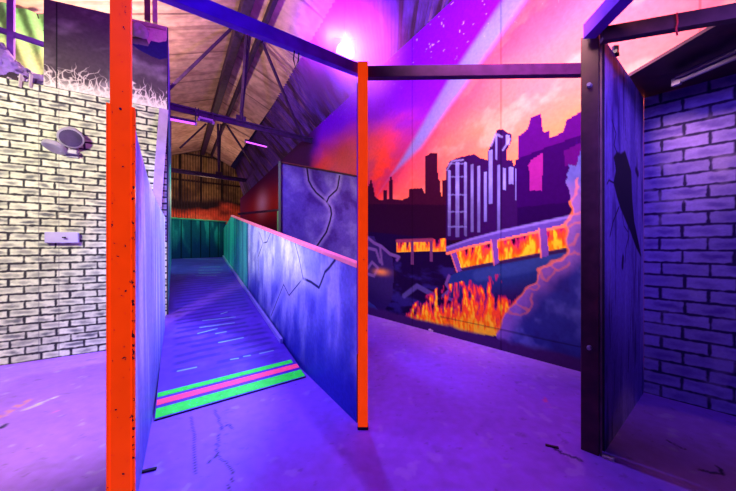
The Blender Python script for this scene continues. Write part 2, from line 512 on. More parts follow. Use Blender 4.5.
# wrecked car at the left
C = mix(C, (.025, .010, .09), MP((367, 320), (367, 236), (374, 236), (378, 246), (392, 256), (394, 272), (392, 300), (376, 322)))
for p in ([(366, 236), (374, 243), (381, 246), (390, 254), (399, 257), (397, 260)], [(368, 248), (376, 250), (380, 262)], [(368, 268), (372, 262), (378, 268), (374, 276), (368, 274)], [(380, 246), (382, 264)]):
    C = mix(C, (.14, .06, .24), ML(.035, *p) * .9)
C = mix(C, (.9, .25, .05), (blob(381, 272, .16, .05)) * .8)
C = mix(C, (.035, .05, .22), MP((367, 300), (375, 306), (381, 314), (376, 318), (367, 310)) * .9)
# far fence with fire
def fire(m, base, height, seed, dense=1.0, ys=1.0):
    """m mask, base/height arrays -> flames"""
    global C
    h = (Z - base) / height
    w = fbm(U * 3.5, Z * 2, seed + 8, 3) - .5
    t = fbm((U + w * .10) * 21 * ys, (Z + U * .25) * 5.5 * ys, seed, 3)
    t2 = fbm((U + w * .12) * 46 * ys, Z * 12 * ys, seed + 4, 2)
    q = h + (t - .5) * 2.1 * np.clip(h + .25, 0, 1) + (t2 - .5) * .9 * np.clip(h + .2, 0, 1)
    mm = m * (h > -.02)
    C = mix(C, (.38, .012, .10), mm * (1 - sm(.82, 1.02, q)) * dense)
    C = mix(C, (.95, .07, .02), mm * (1 - sm(.55, .80, q)) * dense)
    C = mix(C, (1., .22, .006), mm * (1 - sm(.24, .46, q)) * dense)
    C = mix(C, (1., .60, .02), mm * (1 - sm(-.02, .24, q + (t2 - .5) * .9)) * dense)
    C = mix(C, C * .35, mm * sm(.60, .74, t2 * .6 + t * .4) * (h < 1) * .5)


def edge(pa, pb):
    (a, b), (c, d) = MU.tr(*pa), MU.tr(*pb)
    return b + (U - a) * (d - b) / (c - a)


fire(MP((397, 252), (397, 241), (446, 238), (446, 251)), edge((397, 252), (446, 251)), .20, 160, .75)
C = mix(C, (.22, .03, .09), ML(.035, (397, 241), (432, 240)))
C = mix(C, (.12, .03, .12), MP((411, 265), (411, 241), (414, 241), (414, 265)) + MP((430, 262), (430, 241), (433, 241), (433, 262)))
# overpass slab, fire, rail
C = mix(C, (.013, .028, .17), MP((449, 300), (449, 276), (470, 267), (568, 249), (600, 243), (600, 330), (520, 330)))
C = mix(C, (.022, .003, .06), sm(.0, .35, edge((449, 282), (568, 262)) - Z) * MP((449, 310), (449, 274), (590, 245), (590, 330), (500, 330)) * .9)
C = mix(C, (.05, .09, .34), ML(.09, (478, 276), (520, 268), (560, 258)) * .3)
C = mix(C, (.14, .06, .26), ML(.03, (449, 276), (446, 284), (450, 290), (443, 296), (452, 300)) * .9)
fire(MP((459, 269), (456, 252), (470, 246), (568, 224), (600, 216), (600, 241), (568, 248), (470, 267)), edge((470, 268), (568, 248.5)), .42, 170)
C = mix(C, (.03, .01, .06), ML(.03, (455, 271), (470, 268), (568, 249.5), (600, 243)))
C = mix(C, (.9, .20, .12), ML(.024, (447, 253.5), (470, 246.5), (520, 235), (568, 225), (600, 218)))
C = mix(C, (.085, .05, .36), MP((446, 252), (447, 247), (470, 239), (500, 231), (568, 216.5), (600, 210), (600, 217), (568, 223.5), (500, 239), (470, 245.5)))
C = mix(C, (.20, .15, .62), ML(.02, (447, 247.5), (470, 239.5), (500, 231.5), (568, 217), (600, 210.5)) * .8)
for p in ([(451, 254), (456, 252), (462, 271), (457, 272)], [(491, 240), (497, 239), (499, 263), (494, 265)], [(539, 229), (546.5, 228), (549, 256), (541, 257)]):
    C = mix(C, (.14, .05, .34), MP(*p))
    C = mix(C, (.8, .2, .16), ML(.012, p[0], p[3]) * .8)
# foreground flames
base = edge((400, 324), (510, 337))
env = .14 + .46 * (1 - abs((U - MU.u(462)) / 1.0) ** 2)
fl = MP((398, 326), (398, 318), (415, 303), (440, 286), (515, 270), (520, 300), (509, 340), (470, 334))
fire(fl, base, np.clip(env, .12, .8), 180)
# rock at the right with glowing rim
rk = [(569, 165), (571, 200), (568, 244), (564, 256), (548, 266), (538, 271), (535, 281), (525, 288), (516, 303), (509, 310), (502, 320), (497, 337), (640, 420), (640, 120), (583, 150), (577, 166)]
rc = np.zeros_like(C) + np.array([.022, .024, .20])
rn = fbm(U * 5, Z * 3.5, 190, 4)
rc = mix(rc, (.075, .08, .36), sm(.50, .74, rn))
rc = mix(rc, (.02, .015, .15), (1 - sm(.3, .45, rn)) * .8)
wu = (fbm(U * 7, Z * 7, 192, 3) - .5) * .10; wz = (fbm(U * 7, Z * 7, 197, 3) - .5) * .10
rm = poly(U + wu, Z + wz, MU.trs(rk))
C = C * (1 - rm[..., None]) + rc * rm[..., None]
rim = [(570, 200), (568, 244), (564, 256), (548, 266), (538, 271), (535, 281), (525, 288), (516, 303), (509, 310), (502, 320), (498, 332)]
tr_ = MU.trs(rim); dr = seg_d(U + wu, Z + wz, tr_)
C = mix(C, (.24, .10, .42), rm * (1 - sm(.02, .24, dr)) * .75)
C = mix(C, (.9, .22, .06), (1 - sm(.005, .018, dr)) * .6)
for p in ([(568, 244), (577, 243), (580, 236)], [(564, 256), (574, 250), (578, 251)], [(548, 266), (557, 270), (570, 262)], [(538, 271), (549, 279), (556, 270)], [(525, 288), (538, 292), (541, 285), (535, 281)], [(516, 303), (528, 311), (533, 296)], [(509, 310), (520, 318), (528, 311)], [(570, 215), (578, 210)], [(569, 228), (579, 222)], [(571, 200), (577, 192), (579, 180)]):
    C = mix(C, (.62, .15, .06), (1 - sm(.006, .016, seg_d(U + wu, Z + wz, MU.trs(p)))) * .45)
# bottom band, worn
C = mix(C, (.045, .012, .10), 1 - sm(.10, .17, Z + (fbm(U * 6, Z * 12, 200, 3) - .5) * .06))
C = mix(C, (.01, .004, .02), (1 - sm(.004, .012, abs(Z - .24))) * .6 * (U < MU.u(440)) * (U > MU.u(590)))
for px in (501, 700, 412):                       # sheet joints
    C = mix(C, C * .45, (1 - sm(.004, .011, abs(U - MU.u(px)))) * .7)
tag(grid('wall_right', MU.pts(U, Z), C, M['mural'], back=np.array([.77, .63, 0]) * .06), kind='structure')

# ---- cladding between mural top and eaves
E1, E2 = np.array([-.585, 5.04, H + 3.9]), np.array([-3.54, 10.16, H + 3.9])
q = np.linspace(-1.0, 2.1, 780); T = np.linspace(0, 1, 60)
Q, TT = np.meshgrid(q, T)
E = E1 + (E2 - E1) * Q[..., None]
um = (2.72 + 2.4 * Q) * 1.293
Mm = np.stack([2.05 - .634 * um, 3 + .773 * um, topf(um) - .02], -1)
P = Mm * (1 - TT[..., None]) + E * TT[..., None]
P += NR * (.018 * np.sin(Q * 5.9 / .13 * 2 * np.pi))[..., None]
n_ = fbm(Q * 26, TT * 1.6, 210, 4)
C = np.zeros(P.shape) + np.array([.09, .035, .36])
C = mix(C, (.045, .018, .08), sm(.45, .7, n_)); C = mix(C, (.22, .10, .30), sm(.62, .8, fbm(Q * 60, TT * 2, 215, 3)) * .6)
tag(grid('wall_upper_right', P, C, M['sheet'], back=NR * .012), kind='structure')

# ---- roof slopes, corrugated sheets running down from the ridge
def slope(name, sgn, dmax, pitch, s0, s1):
    s = np.arange(s0, s1, .022); d = np.linspace(0, dmax, 24)
    Sg, Dg = np.meshgrid(s, d)
    P = R0 + AX * Sg[..., None] + NR * sgn * Dg[..., None]
    P[..., 2] -= pitch * Dg
    P[..., 2] += .004 * np.sin(Sg / .11 * 2 * np.pi)
    n_ = fbm(Sg * 1.5, Dg * 1.2, 220, 4); n2 = fbm(Sg * 7, Dg * .7, 230, 3)
    C = np.zeros(P.shape) + np.array([.64, .46, .40])
    C = mix(C, (.46, .30, .27), sm(.45, .75, n_)); C = mix(C, (.22, .12, .13), sm(.60, .75, n2) * .5)
    lap = np.abs((Sg / 1.35 + .2) % 1 - .5) * 1.35
    C = mix(C, (.06, .035, .05), (1 - sm(.008, .03, lap)) * .75)
    tag(grid(name, P, C, M['sheet'], back=(0, 0, .012)), kind='structure')


slope('ceiling', -1, 4.4, .40, -3.5, 11.2)
slope('ceiling_right', 1, 1.22, .46, -5, 11.2)

# ---- far gable wall
us = np.linspace(-2.6, 4.6, 420)
d_ = (-(BW.P[0] + BW.d[0] * us - R0[0]) * -NR[0] - -(BW.P[1] + BW.d[1] * us - R0[1]) * NR[1])
dd = (BW.P[0] + BW.d[0] * us - R0[0]) * NR[0] + (BW.P[1] + BW.d[1] * us - R0[1]) * NR[1]
top = R0[2] - np.where(dd > 0, .46 * dd, -.40 * dd) - .03
T = np.linspace(0, 1, 150)[:, None]
Z = T * top[None, :]; U = np.broadcast_to(us, Z.shape)
C = np.zeros(U.shape + (3,)) + np.array([.30, .19, .09])
C = mix(C, (.12, .07, .05), sm(.4, .7, fbm(U * 2.2, Z * 1.4, 240, 4)))
C *= (.78 + .3 * np.sin(U / .11 * 6.283))[..., None].clip(.4, 1.2)
for px in (180, 201, 222, 244):
    C = mix(C, (.015, .01, .015), 1 - sm(.03, .06, abs(U - BW.u(px))))
for zz in (4.15, 5.35):
    C = mix(C, (.02, .012, .02), 1 - sm(.03, .06, abs(Z - zz)))
g = fbm(U * 1.1, Z * 1.6, 250, 4)
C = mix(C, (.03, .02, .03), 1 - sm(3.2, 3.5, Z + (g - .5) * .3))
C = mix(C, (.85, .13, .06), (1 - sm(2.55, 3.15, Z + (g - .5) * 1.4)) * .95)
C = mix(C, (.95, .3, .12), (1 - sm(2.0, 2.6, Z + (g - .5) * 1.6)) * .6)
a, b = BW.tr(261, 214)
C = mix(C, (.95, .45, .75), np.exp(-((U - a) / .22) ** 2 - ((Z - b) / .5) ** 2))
P = BW.pts(U, Z); P[..., :2] += (.018 * np.sin(U / .11 * 6.283))[..., None] * np.array([.64, -.77])
tag(grid('wall_back', P, C, M['sheet'], back=np.array([-.64, .77, 0]) * .02), kind='structure')

# ------------------------------------------------------------------ steelwork
def pt(Pl, px, py): return Vector(Pl.px(px, py))


def truss(name, Pl, zt, uL, uR, Lb, Lt, Rb, Rt, kb, kt, wid, label):
    a = Pl.at(uL, zt); b = Pl.at(uR, zt)
    root = empty(name, a, label, 'roof truss', 'steel trusses under the roof')
    o = MB(); o.bar(a, b, wid, wid * .35); o.bar(Vector(a) - Vector((0, 0, wid * .6)), Vector(b) - Vector((0, 0, wid * .6)), wid * .25, wid * 1.1)
    o.build('tie_bar', M['steel'], root)
    for p, q_ in ((Lb, Lt), (Rb, Rt)):
        MB().bar(p, q_, wid * .55, wid * .55).build('strut', M['steel'], root)
    MB().bar(kb, kt, wid * .6, wid * .6, up=(0, 1, 0)).build('king_post', M['steel'], root)
    k2 = Vector(kt) + (Vector(Rt) - Vector(kt)) * .35
    MB().bar(kb, k2, wid * .4, wid * .4, up=(0, 1, 0)).build('hanger', M['steel'], root)
    MB().box(Vector(kb) - Vector((0, 0, wid * .6)), wid * 2.2, wid * .3, wid * 2, math.atan2(Pl.d[1], Pl.d[0])).build('gusset_plate', M['steel'], root)
    return root


T1 = Plane((-3.37, 5.31), (1.2, 1)); T2 = Plane((-6.19, 9.74), (1.2, 1.1))
truss('roof_truss', T1, 3.64, -.05, T1.u(313), pt(T1, 166, 92), pt(T1, 233, 27), pt(T1, 303, 140), pt(T1, 258, 32), pt(T1, 241, 122), pt(T1, 247, 26), .085,
      'nearer dark steel roof truss spanning above the ramp top')
truss('roof_truss', T2, 3.64, -.1, T2.u(268), pt(T2, 180, 148), pt(T2, 206, 124), pt(T2, 261, 177), pt(T2, 226, 124), pt(T2, 219, 176), pt(T2, 218, 124), .10,
      'farther dark steel roof truss in front of the brown gable wall')
a, b = R0 + AX * -4.5, R0 + AX * 10.25
dz = Vector((0, 0, -.17))
tag(MB().bar(Vector(a) + dz, Vector(b) + dz, .17, .22).build('ridge_beam', M['steel'], bevel=.01), 'wide dark steel beam running along the roof ridge', 'roof beam')
off = Vector(NR * .36) + Vector((0, 0, -.27))
tag(MB().bar(Vector(a) + off, Vector(b) + off, .08, .14).build('purlin', M['steel'], bevel=.008), 'narrower dark roof purlin just right of the wide ridge beam', 'roof beam')
# dark corner post above the flame board edge
tag(MB().bar(BR.px(147.5, 22), Vector((BR.px(146.5, 22)[0], BR.px(146.5, 22)[1], 5.17)), .06, .06).build('hanger_post', M['dark'], bevel=.004),
    'short dark hanger rising from the flame board to the roof sheets', 'hanger')
tag(MB().bar(BR.px(155, 24), Vector((BR.px(154.5, 24)[0], BR.px(154.5, 24)[1], 5.17)), .10, .05).build('hanger_post', M['rust'], bevel=.004),
    'short pale pinkish hanger beside the dark one above the flame board', 'hanger')

# ------------------------------------------------------------------ tarp, scaffold and clutter at the upper left
tp = Plane(np.array([-3.74, 3.15]) + np.array([-.541, .841]) * 1.45, (1.555, 1))
us = np.linspace(tp.u(-8), tp.u(54), 130)
U, Z = np.meshgrid(us, np.linspace(2.9, 4.46, 60))
P = tp.pts(U, Z)
f = .012 * np.sin(U * 30 + (Z - 3) * 9 + 2 * fbm(U * 3, Z * 2, 5)) * (.3 + Z - 3) + .03 * (fbm(U * 3 + Z, Z * 1.5, 6) - .5)
P[..., :2] += f[..., None] * np.array([.541, -.841])
C = np.zeros(P.shape) + np.array([.22, .62, .26]); C = mix(C, (.62, .72, .42), (1 - sm(3.6, 4.3, Z)) * .8); C = mix(C, (.10, .38, .18), sm(.55, .75, fbm(U * 9 - Z * 6, Z * 2, 260)) * .6)
tag(grid('tarpaulin', P, C, M['paint'], back=(-.0054, .0084, 0)), 'creased green tarpaulin hanging behind the white brick wall at upper left', 'tarpaulin')
sp = Plane(np.array([-3.74, 3.15]) + np.array([-.541, .841]) * .35, (1.555, 1))
root = empty('scaffold_frame', sp.px(11, 70), 'violet scaffold frame standing before the green tarpaulin', 'frame')
MB().bar(Vector(sp.px(11, 86)), Vector(sp.px(11, -14)), .055, .055, up=(.541, -.841, 0)).build('upright', M['violet'], root, bevel=.004)
MB().bar(Vector(sp.px(-30, 20)), Vector(sp.px(60, 50)), .05, .05).build('rail', M['violet'], root, bevel=.004)
# crumpled sheet on top of the wall
c0 = Plane(np.array([-3.74, 3.15]) + np.array([-.541, .841]) * .02, (1.555, 1))
us = np.linspace(c0.u(-60), c0.u(43.5), 90)
U, T = np.meshgrid(us, np.linspace(0, 1, 34))
zt = 2.94 + (.20 + .26 * sm(c0.u(24), c0.u(-14), U)) * np.sin(np.pi * np.clip(T, 0, 1) * .62)
P = c0.pts(U, zt)
P[..., :2] += (T * .30)[..., None] * np.array([-.541, .841])
P += (np.stack([fbm(U * 14, T * 7, 270 + k, 4) for k in range(3)], -1) - .5) * .09
P[0, :, 2] = 2.945
C = np.zeros(P.shape) + np.array([.30, .18, .62]); r_ = fbm(U * 16, T * 8, 280, 3)
C = mix(C, (.06, .03, .16), sm(.45, .6, r_)); C = mix(C, (.75, .6, .85), sm(.68, .76, r_))
tag(grid('plastic_sheet', P, C, M['paint'], back=(0, 0, -.004)), 'crumpled violet plastic sheet heaped along the top of the white brick wall', 'sheet')
for k, (px, py) in enumerate(((23, 83), (33, 83))):
    A = Vector(BR.px(px, py)) + Vector((.0, -.03, 0))
    o = MB().bar(A - Vector((0, 0, .06)), A + Vector((.015, 0, .075)), .03, .01)
    tag(o.build('scrap', M['white'], bevel=.002), ['left', 'right'][k] + ' one of two white scraps poking up from the wall top below the crumpled sheet', 'scrap')

# ------------------------------------------------------------------ fittings on the left wall
uc = (BR.u(46) + BR.u(80)) / 2
c = Vector(BR.at(uc, BR.tr(63, 243)[1])) + Vector(-nB) * .035
rz = math.atan2(1, 1.555)
root = empty('junction_box', c, 'small lilac rectangular box fixed low on the white brick wall', 'junction box')
MB().box(c, .268, .06, .118, rz).build('case', M['box'], root, bevel=.008)
MB().box(c + Vector((.05, -.034, .052)), .03, .012, .014, rz).build('latch', M['black'], root)
c = Vector(BR.px(73, 140))
out = Vector(-nB)
al = Vector((.841, .541, 0))
root = empty('floodlight', c, 'grey round floodlight with a smaller side lamp on the white brick wall', 'wall light')
fd = (out * .78 + al * .12 - Vector((0, 0, .52))).normalized()
p0 = c + out * .08 + Vector((0, 0, .02))
MB().tube([p0 - fd * .07, p0 - fd * .05, p0 + fd * .02, p0 + fd * .06, p0 + fd * .075], [.05, .088, .104, .112, .108], 28).build('housing', M['grey'], root, smooth=False, bevel=.006)
MB().tube([p0 + fd * .07, p0 + fd * .08, p0 + fd * .085], [.094, .092, .05], 28).build('lens', M['lens'], root)
p1 = c + out * .08 - al * .12 - Vector((0, 0, .105))
f2 = (Vector((0, 0, -1)) - al * .35 + out * .3).normalized()
MB().tube([p1 - f2 * .03, p1, p1 + f2 * .035, p1 + f2 * .045], [.05, .10, .105, .095], 24).build('side_lamp', M['grey'], root)
q0 = c + out * .06 - Vector((0, 0, .15)) - al * .02
MB().bar(q0 - al * .07, q0 + al * .07, .07, .045).bar(q0, c + out * .03, .03, .03).build('bracket', M['grey'], root, bevel=.006)
MB().bar(c + out * .012 - Vector((0, 0, .2)), c + out * .012 + Vector((0, 0, .06)), .1, .02, up=tuple(out)).build('back_plate', M['grey'], root, bevel=.004)

# ------------------------------------------------------------------ posts and beams
root = empty('orange_post', (-1.0625, 1.335, 0), 'tall orange post in the left foreground, joined to the left ramp wall', 'post')
pr = math.radians(31); ca, sa = math.cos(pr), math.sin(pr)
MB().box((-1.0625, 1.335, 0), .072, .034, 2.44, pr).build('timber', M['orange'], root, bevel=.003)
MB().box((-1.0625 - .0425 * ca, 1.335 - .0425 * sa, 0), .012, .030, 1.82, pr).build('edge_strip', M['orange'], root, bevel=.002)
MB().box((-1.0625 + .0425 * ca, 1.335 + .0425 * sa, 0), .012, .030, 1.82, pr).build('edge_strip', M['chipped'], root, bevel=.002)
bc = Vector((-1.0625 + sa * .018, 1.335 - ca * .018, 1.80)); bn = Vector((sa, -ca, 0))
MB().tube([bc, bc + bn * .008], .005, 10).build('bolt', M['dark'], root)
root = empty('orange_post', (-.034, 2.075, 0), 'slim orange post in the middle at the near end of the crackled ramp wall', 'post')
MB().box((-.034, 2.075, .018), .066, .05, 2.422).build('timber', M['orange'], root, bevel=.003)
MB().box((-.034, 2.075, 0), .07, .054, .018).build('foot', M['black'], root)
MB().bar((-.0705, 2.075, 0.5), (-.0705, 2.075, 2.30), .008, .04, up=(0, 1, 0)).build('edge_strip', M['violet'], root)

o = MB().bar((-1.085, 1.335 - .02, 2.384), (-.06, 2.12, 2.416), .045, .075)
tag(o.build('overhead_beam', M['violet'], bevel=.003), 'violet overhead beam sloping across the picture from left post to middle post', 'beam')
o = MB().bar((-.03, 2.125, 2.40), (1.66, 2.085, 2.40), .05, .077)
tag(o.build('overhead_beam', M['plum'], bevel=.003), 'dark level beam from the middle orange post to the torn panel', 'beam')
o = MB().bar((1.285, 1.80, 2.462), (1.225, .9, 2.462), .07, .085)
tag(o.build('overhead_beam', M['violet'], bevel=.003), 'violet lit beam running from the dark corner post towards the viewer', 'beam')
o = MB().bar((1.318, 1.752, 2.405), (2.6, 1.35, 2.405), .045, .078)
beamB = tag(o.build('overhead_beam', M['dark'], bevel=.003), 'dark beam running from the corner post to the upper right', 'beam')
# cable loop under the long beam
o = MB(); pz = [(-.435, 1.83, 2.37), (-.44, 1.832, 2.32), (-.43, 1.838, 2.275), (-.415, 1.845, 2.32), (-.412, 1.85, 2.37)]
tag(o.tube(pz, .004, 8).build('cable_loop', M['black'], smooth=True), 'thin black cable loop hanging under the violet overhead beam', 'cable')
x_ = 1.62; y_ = 1.66
o = MB().tube([(x_, y_ - .034, 2.44), (x_ + .004, y_ - .034, 2.39), (x_ - .003, y_ - .034, 2.355), (x_ + .006, y_ - .03, 2.325)], .0045, 8)
tag(o.build('ribbon', M['red'], smooth=True), 'scrap of red ribbon dangling from the dark upper right beam', 'ribbon')

# dark corner post and torn panel
rz = math.atan2(-.066, .067)
root = empty('corner_post', (1.33, 1.845, 0), 'dark brown timber post at the near edge of the torn panel', 'post')
MB().box((1.325, 1.845, 0), .088, .06, 2.46, rz).build('timber', M['dark'], root, bevel=.003)
MB().box((1.353, 1.800, 0), .010, .012, 2.44, rz).build('edge_strip', M['rust'], root)
for z in (2.16, .62):
    MB().tube([Vector((1.304, 1.824, z)), Vector((1.287, 1.807, z))], [.014, .011], 12).build('bolt', M['grey'], root)

U, Z = np.meshgrid(np.linspace(.035, 1.188, 200), np.linspace(0, 2.44, 400))
C = np.zeros(U.shape + (3,)) + np.array([.21, .14, .62])
C = mix(C, (.42, .32, .85), sm(.45, .75, fbm(U * 9, Z * 1.6, 300, 4)) * .7)
C = mix(C, (.05, .025, .2), sm(.55, .75, fbm(U * 14, Z * 2.2, 310, 4)) * .8)
tj = lambda pts: RP.trs(pts)
hole = [(614, 158), (617, 153), (621, 155), (625, 152), (628, 162), (631, 172), (632, 200), (634, 222), (641, 256), (636, 246), (631, 232), (626, 220), (620.5, 207), (617, 195), (614, 183), (616, 172)]
C = mix(C, (.012, .006, .03), 1 - sm(0, .02, np.where(poly(U, Z, tj(hole)) > .5, 0, seg_d(U, Z, tj(hole)))))
for p, w in (([(617, 153), (614, 145), (616, 134), (612, 120)], .008), ([(614, 183), (609, 180), (607, 184)], .007), ([(619, 207), (613, 222), (610, 236)], .009), ([(629, 236), (626, 248), (625, 262)], .008), ([(622, 213), (624, 226), (628, 232)], .006),
             ([(641, 256), (640, 285)], .007), ([(632, 290), (630, 340), (628, 372)], .005), ([(612, 300), (610, 350)], .004), ([(626, 140), (625, 118)], .005), ([(636, 170), (638, 174)], .03), ([(623, 258), (622.5, 266)], .03)):
    C = mix(C, (.02, .008, .07), 1 - sm(w * .5, w * 1.3, seg_d(U, Z, tj(p))))
tp_ = (grid('torn_panel', RP.pts(U, Z), C, M['paint'], back=np.array([.64, -.77, 0]) * -.03))
MB().bar(RP.at(.28, 2.44), RP.at(.28, 2.50), .02, .03).bar(RP.at(.25, 2.452), RP.at(.31, 2.452), .03, .02).build('bracket', M['black'], tp_)
tag(tp_, 'blue violet painted panel with a jagged black hole behind the dark corner post', 'painted panel')

# ---- right brick partition
U, Z = np.meshgrid(np.arange(0, 1.35, .0052), np.linspace(0, 2.445, 470))
C = bricks(U, Z,   .262,   .0985, .0145, (.30, .21, .66), (.11, .055, .36), (.022, .010, .075), 21, u0=.10)
C = mix(C, (.42, .32, .62), sm(.55, .8, fbm(U * 7, Z * 7, 320, 4)) * .35)
tag(grid('brick_partition', RB.pts(U, Z), C, M['brick'], back=np.array([.73, .68, 0]) * .05), 'partition painted with dark blue violet bricks at the right edge', 'painted partition')
# ledge roofing over it
pl = [(1.90, 2.262), (2.30, 2.60), (2.72, 2.15), (3.1, 1.7), (2.16, 1.45)]
bm = MB(); zs_ = [2.45, 2.45, 2.45, 2.5, 2.56]
o = MB(); a = [o.bm.verts.new((x, y, z)) for (x, y), z in zip(pl, zs_)]; b = [o.bm.verts.new((x, y, z + .022)) for (x, y), z in zip(pl, zs_)]
for i in range(5): o.bm.faces.new((a[i], a[(i + 1) % 5], b[(i + 1) % 5], b[i]))
o.bm.faces.new(a[::-1]); o.bm.faces.new(b)
tag(o.build('ledge_board', M['dark']), 'dark board lying as a ledge over the top of the blue violet brick partition', 'ledge')
bm.bm.free()
# tube fitting under the ledge
A, B = Vector((2.18, 2.19, 2.40)), Vector((2.33, 1.86, 2.43))
root = empty('tube_light', A, 'unlit tube light with translucent cover under the dark ledge at upper right', 'tube light')
MB().bar(A, B, .075, .03).build('body', M['clear'], root, bevel=.008)
MB().tube([A - Vector((0, 0, .028)), B - Vector((0, 0, .028))], .016, 12).build('tube', M['grey'], root, smooth=True)
d = (B - A).normalized()
for p in (A - d * .0, A + d * .33):
    MB().box(p - Vector((0, 0, .05)), .05, .035, .055, math.atan2(d.y, d.x)).build('end_holder', M['grey'], root, bevel=.005)

# ------------------------------------------------------------------ RAMP
fr, fl_ = np.array([-.573, 2.865]), np.array([-1.483, 2.149])      # foot right, left
tr2, tl = np.array([-3.72, 7.99]), np.array([-4.40, 6.95])         # top right, left
HT = .908
root = empty('ramp', (-1.03, 2.5, 0), 'long blue painted access ramp rising between two low walls', 'ramp')
Uq, Tq = np.meshgrid(np.linspace(0, 1, 240), np.linspace(0, 1, 640) ** 1.35)
lft = fl_ + (tl - fl_) * Tq[..., None]; rgt = fr + (tr2 - fr) * Tq[..., None]
xy = lft + (rgt - lft) * Uq[..., None]
P = np.concatenate([xy, (.012 + HT * Tq)[..., None]], -1)
W = Uq * 1.2; L = Tq * 5.6
C = np.zeros(P.shape) + np.array([.14, .042, .48])
C *= (.75 + .5 * fbm(W * 2.2, L * 2.2, 400, 4))[..., None]
C = mix(C, (.21, .085, .6), sm(.5, .75, fbm(W * 6, L * 8, 410, 3)) * .5)
k = L / .135; row = np.floor(k); fk = np.abs((k % 1) - .5 + (fbm(W * 3, row * 3.1, 420, 2) - .5) * .5)
wear = fbm(W * 5, L * 5, 430, 3)
C = mix(C, (.035, .012, .22), (1 - sm(.16, .26, fk)) * sm(.3, .5, wear + .08) * sm(.06, .12, Uq) * (1 - sm(.88, .95, Uq)) * sm(.4, .6, L) * (.66 - .3 * sm(2.5, 5, L)))
# thin pale green dashes
rpl = lambda px, py: None
for (a, b) in (((198, 333), (217, 328)), ((200, 327), (234, 322)), ((203, 320), (235, 316)), ((221, 313), (227, 311)), ((216, 333), (226, 331)), ((219, 342), (243, 337)), ((231, 359), (238, 358)), ((244, 356), (250, 355)), ((260, 353), (273, 350)), ((178, 371), (196, 367)),
               ((199, 269), (222, 268)), ((199, 272), (220, 271)), ((196, 275), (216, 274)), ((200, 266), (220, 265)), ((178, 258), (222, 257.6))):
    g_ = []
    for (px, py) in (a, b):                       # trace the pixel ray to the sloped deck
        kx, kz = (px - CX) / F, (CY - py) / F
        best = None
        for y in np.linspace(2.2, 8.2, 3000):
            x, z = kx * y, H + kz * y
            t_ = 0.0
            c0_ = fl_ + (fr - fl_) * 0
            # deck plane through three corners
            n0 = np.cross(np.array([*(tl - fl_), HT]), np.array([*(fr - fl_), 0]))
            e_ = abs(np.dot(n0, np.array([x - fl_[0], y - fl_[1], z - .012])))
            if best is None or e_ < best[0]: best = (e_, x, y)
        g_.append((best[1], best[2]))
    C = mix(C, (.35, .75, .55), (1 - sm(.005, .013, seg_d(P[..., 0], P[..., 1], g_))) * .9)
deck = grid('deck', P, C, M['floor'], parent=root)
o = MB()      # solid wedge carrying the deck
z1 = HT + .004
q = [(*fl_, 0), (*fr, 0), (*tr2, 0), (*tl, 0), (*fl_, .008), (*fr, .008), (*tr2, z1), (*tl, z1)]
o.hexa(q); o.build('wedge', M['black'], root)


def rampz(t): return .012 + HT * t


def strip(name, t0, t1, mat, label, u0=0.005, u1=.995):
    o = MB()
    def pnt(u, t, dz):
        l_ = fl_ + (tl - fl_) * t; r_ = fr + (tr2 - fr) * t; p = l_ + (r_ - l_) * u
        return Vector((p[0], p[1], rampz(t) + dz))
    N = 24
    for i in range(N):
        a_, b_ = u0 + (u1 - u0) * i / N, u0 + (u1 - u0) * (i + 1) / N
        o.hexa([pnt(a_, t0, 0), pnt(b_, t0, 0), pnt(b_, t1, 0), pnt(a_, t1, 0), pnt(a_, t0, .0025), pnt(b_, t0, .0025), pnt(b_, t1, .0025), pnt(a_, t1, .0025)])
    bmesh.ops.remove_doubles(o.bm, verts=o.bm.verts, dist=1e-5)
    x = o.build(name, mat, root); x['label'] = label
    return x


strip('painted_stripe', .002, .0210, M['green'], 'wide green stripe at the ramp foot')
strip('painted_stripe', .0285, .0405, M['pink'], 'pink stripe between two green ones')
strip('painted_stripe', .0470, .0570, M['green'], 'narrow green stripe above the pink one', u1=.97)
# kerb at the foot of the right wall
dv = np.array([-3.657, 5.883]) / np.hypot(3.657, 5.883)
inn = np.array([-dv[1], dv[0]]) * 1.0           # towards the ramp
t0, t1 = .12, .995
p0 = fr + (tr2 - fr) * t0; p1 = fr + (tr2 - fr) * t1
MB().bar(Vector((*(p0 + inn * .02), rampz(t0) + .03)), Vector((*(p1 + inn * .02), rampz(t1) + .03)), .03, .055).build('kerb_board', M['box'], root, bevel=.004)

# ---- wall on the right of the ramp
Ld = math.hypot(-3.72 + .0626, 7.99 - 2.107)
u1 = DIV.u(231)
zc = lambda u: 1.06 + .142 * np.minimum(u, u1) - .10 * np.clip((u - u1) / .6, 0, 2)      # underside of the cap
root = empty('ramp_wall', (-.0626, 2.107, 0), 'pale blue crackle painted wall with coral top edge on the right of the ramp', 'ramp wall')


